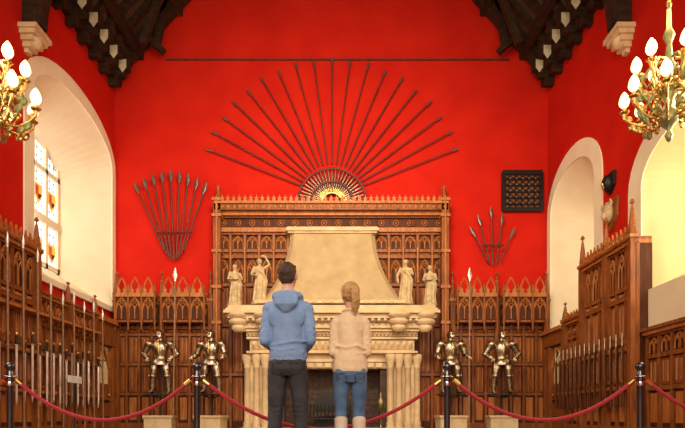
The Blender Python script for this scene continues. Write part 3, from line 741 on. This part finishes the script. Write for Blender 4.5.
# man
DM=4.94; XM=(288-CX)*DM/F
e=empty('man',(XM,DM,0),-.04)
b=MB()
b.tube([(0,0,.94),(0,0,.96),(0,0,.99),(0,0,1.08),(0,.0,1.2),(0,0,1.32),(0,0,1.39),(0,0,1.44),(0,-.005,1.478),(0,-.01,1.51),(0,-.012,1.54)],
 [(.163,.118),(.17,.122),(.172,.128),(.155,.12),(.154,.12),(.170,.122),(.180,.116),(.168,.10),(.13,.085),(.09,.075),(.075,.07)],HOOD,n=28)
arms(b,(.168,0,1.385),(.205,-.035,1.11),(.125,.185,1.035),.062,HOOD)
for sx in (-1,1): b.sph((sx*.155,0,1.395),(.071,.078,.066),HOOD); b.sph((sx*.08,-.075,1.32),(.085,.04,.11),HOOD)
b.tube([(-.085,.07,1.47),(-.112,.01,1.49),(-.105,-.06,1.50),(-.06,-.105,1.505),(0,-.118,1.505),(.06,-.105,1.505),(.105,-.06,1.50),(.112,.01,1.49),(.085,.07,1.47)],[.02,.028,.032,.034,.034,.034,.032,.028,.02],HOOD,n=10,ref=(0,0,1))
b.tube([(0,-.085,1.52),(0,-.12,1.47),(0,-.14,1.41),(0,-.12,1.35)],[(.09,.035),(.115,.045),(.095,.042),(.03,.02)],HOOD,n=16)
b.tube([(0,.12,1.0),(0,.135,1.05),(0,.12,1.16)],[(.12,.03),(.12,.03),(.08,.02)],HOOD,n=12)
for z_,q in ((1.02,.02),(1.08,-.015)):
    b.tube([(-.15,-.06,z_+q),(-.05,-.118,z_-.01),(.06,-.118,z_+.012),(.15,-.06,z_-q)],.012,HOOD,n=8)
b.obj('hoodie',e,remesh=.008,smooth=3,disp=(.11,.014))
b=MB()
b.tube([(0,0,.928),(0,0,.96)],[(.166,.121)]*2,HOOD,n=28); b.obj('hoodie_hem',e,remesh=.008,smooth=1)
b=MB()
b.tube([(0,0,.99),(0,-.005,.92),(0,-.01,.86),(0,-.005,.80)],[(.15,.1),(.163,.113),(.166,.12),(.13,.09)],PANT,n=24)
for sx in (-1,1):
    b.tube([(sx*.085,-.005,.88),(sx*.095,0,.78),(sx*.105,.008,.62),(sx*.112,.012,.5),(sx*.118,-.005,.36),(sx*.125,-.015,.2),(sx*.128,-.015,.07)],[.086,.09,.078,.068,.064,.058,.056],PANT,n=16)
    b.sph((sx*.078,-.06,.88),(.075,.06,.085),PANT)
    for z_ in (.46,.5,.55): b.tube([(sx*.06,-.04,z_),(sx*.11,-.058,z_-.015),(sx*.16,-.035,z_+.01)],.010,PANT,n=6)
b.obj('trousers',e,remesh=.008,smooth=3,disp=(.09,.012))
b=MB(); pockets(b,-.124,.86,.045,.05,SHOE); b.obj('pocket_seams',e)
b=MB()
for sx in (-1,1): shoe(b,sx*.128,.02,-sx*.15,SHOE)
b.obj('shoes',e,remesh=.006,smooth=2)
head(e,(0,.0,1.682),1.03,Matrix.Rotation(-.12,4,'Z')@Matrix.Rotation(.12,4,'X'),HAIRB,False)
person_hands(e,(.118,.2,1.03),1.0,.05)
# woman
DW=4.9; XW=(350-CX)*DW/F
e=empty('woman',(XW,DW,0),.06)
b=MB()
b.tube([(0,0,.825),(0,0,.85),(0,0,.93),(0,0,1.02),(0,0,1.12),(0,0,1.2),(0,0,1.265),(0,0,1.305),(0,-.005,1.335),(0,-.008,1.36)],
 [(.15,.125),(.156,.13),(.152,.13),(.130,.115),(.125,.112),(.136,.11),(.138,.10),(.125,.088),(.09,.07),(.06,.058)],SWEAT,n=28)
arms(b,(.132,0,1.25),(.152,-.03,1.0),(.115,.17,.96),.048,SWEAT)
for sx in (-1,1): b.sph((sx*.122,0,1.262),(.053,.058,.053),SWEAT); b.sph((sx*.058,.075,1.14),(.06,.05,.06),SWEAT)
b.tube([(0,.05,1.14),(0,.05,1.1)],[(.1,.06)]*2,SWEAT,n=14)
b.tube([(.062*math.cos(k*math.pi/8),-.01+.06*math.sin(k*math.pi/8),1.362-.01*math.sin(k*math.pi/8)) for k in range(17)],.014,SWEAT,n=8,ref=(0,0,1))
for z_,q in ((.9,.02),(.97,-.02),(1.04,.015)):
    b.tube([(-.13,-.06,z_+q),(-.04,-.112,z_-.01),(.05,-.112,z_+.012),(.13,-.06,z_-q)],.011,SWEAT,n=8)
b.obj('sweater',e,remesh=.007,smooth=3,disp=(.1,.012))
b=MB()
b.tube([(0,0,.95),(0,-.005,.88),(0,-.01,.8),(0,-.005,.74)],[(.13,.1),(.146,.115),(.146,.115),(.11,.085)],JEAN,n=24)
for sx in (-1,1):
    b.tube([(sx*.076,-.005,.8),(sx*.079,0,.7),(sx*.08,.008,.58),(sx*.08,.012,.48),(sx*.08,0,.42),(sx*.08,-.01,.38)],[.075,.073,.062,.054,.053,.052],JEAN,n=16)
    b.sph((sx*.07,-.055,.82),(.068,.055,.075),JEAN)
b.obj('jeans',e,remesh=.007,smooth=3,disp=(.08,.007))
b=MB(); pockets(b,-.116,.765,.04,.045,PANT); b.obj('pocket_seams',e)
b=MB()
for sx in (-1,1):
    b.tube([(sx*.08,0,.425),(sx*.08,-.008,.4),(sx*.08,-.015,.32),(sx*.082,-.015,.2),(sx*.084,-.015,.1)],[.058,.06,.058,.046,.043],BOOT,n=16)
    shoe(b,sx*.084,.01,-sx*.1,BOOT,.88)
b.obj('boots',e,remesh=.007,smooth=2)
head(e,(0,.0,1.508),.93,Matrix.Rotation(.22,4,'Z')@Matrix.Rotation(.1,4,'X'),HAIRY,True)
person_hands(e,(.105,.18,.955),.9,.05)
# ------------------------------------------------------------- lights
def area(name,loc,tgt,size,en,col,sy=None,spread=None):
    l=bpy.data.lights.new(name,'AREA'); l.energy=en; l.color=col; l.size=size
    if sy: l.shape='RECTANGLE'; l.size_y=sy
    if spread: l.spread=math.radians(spread)
    o=bpy.data.objects.new(name,l); sc.collection.objects.link(o); o.location=loc
    o.rotation_euler=(Vector(tgt)-Vector(loc)).to_track_quat('-Z','Y').to_euler()
area('hall_light_high',(XC,7.5,8.4),(XC,16,4.6),3,400,(1,.83,.62),1.6,120)  # added fill under the roof, no fixture there, brightens the end wall
area('hall_light_rear',(XC,-2,4.5),(XC,12,3.0),6,430,(1,.86,.68),3)  # added unseen fill behind the camera
area('window_daylight_left',(XL+.3,6.2,6.0),(XR,11,3),2.5,240,(1,.95,.85),3)
area('window_daylight_right',(XR-.3,7.0,5.0),(XL,13,4),2.0,230,(1,.9,.7),2.5)
area('window_daylight_deep_left',(XL-.85,12.75,5.6),(XL-.3,16,5.6),.5,48,(1,.97,.9),2)  # added lamp hidden behind the near jamb, brightens the far jamb
area('window_daylight_deep_right',(XR+.85,8.7,4.3),(XR+.3,11,4.3),.5,34,(1,.95,.68),1.4)  # added lamp out of view, aimed along the embrasure at its far jamb
area('window_daylight_far_right',(XR+.8,13.75,4.8),(XR+.3,16,4.8),.4,9,(1,.85,.5),1.6)  # added hidden lamp, warms the jamb of the far arch
w=bpy.data.worlds.new('w'); sc.world=w; w.use_nodes=True
w.node_tree.nodes['Background'].inputs[0].default_value=(1,.89,.73,1); w.node_tree.nodes['Background'].inputs[1].default_value=.95
cam=bpy.data.cameras.new('camera'); co=bpy.data.objects.new('camera',cam); sc.collection.objects.link(co)
co.location=(0,0,HC); co.rotation_euler=(math.pi/2,0,0)
cam.sensor_width=36; cam.lens=F/685*36; cam.shift_y=(HY-214)/685; cam.clip_start=.05
sc.camera=co
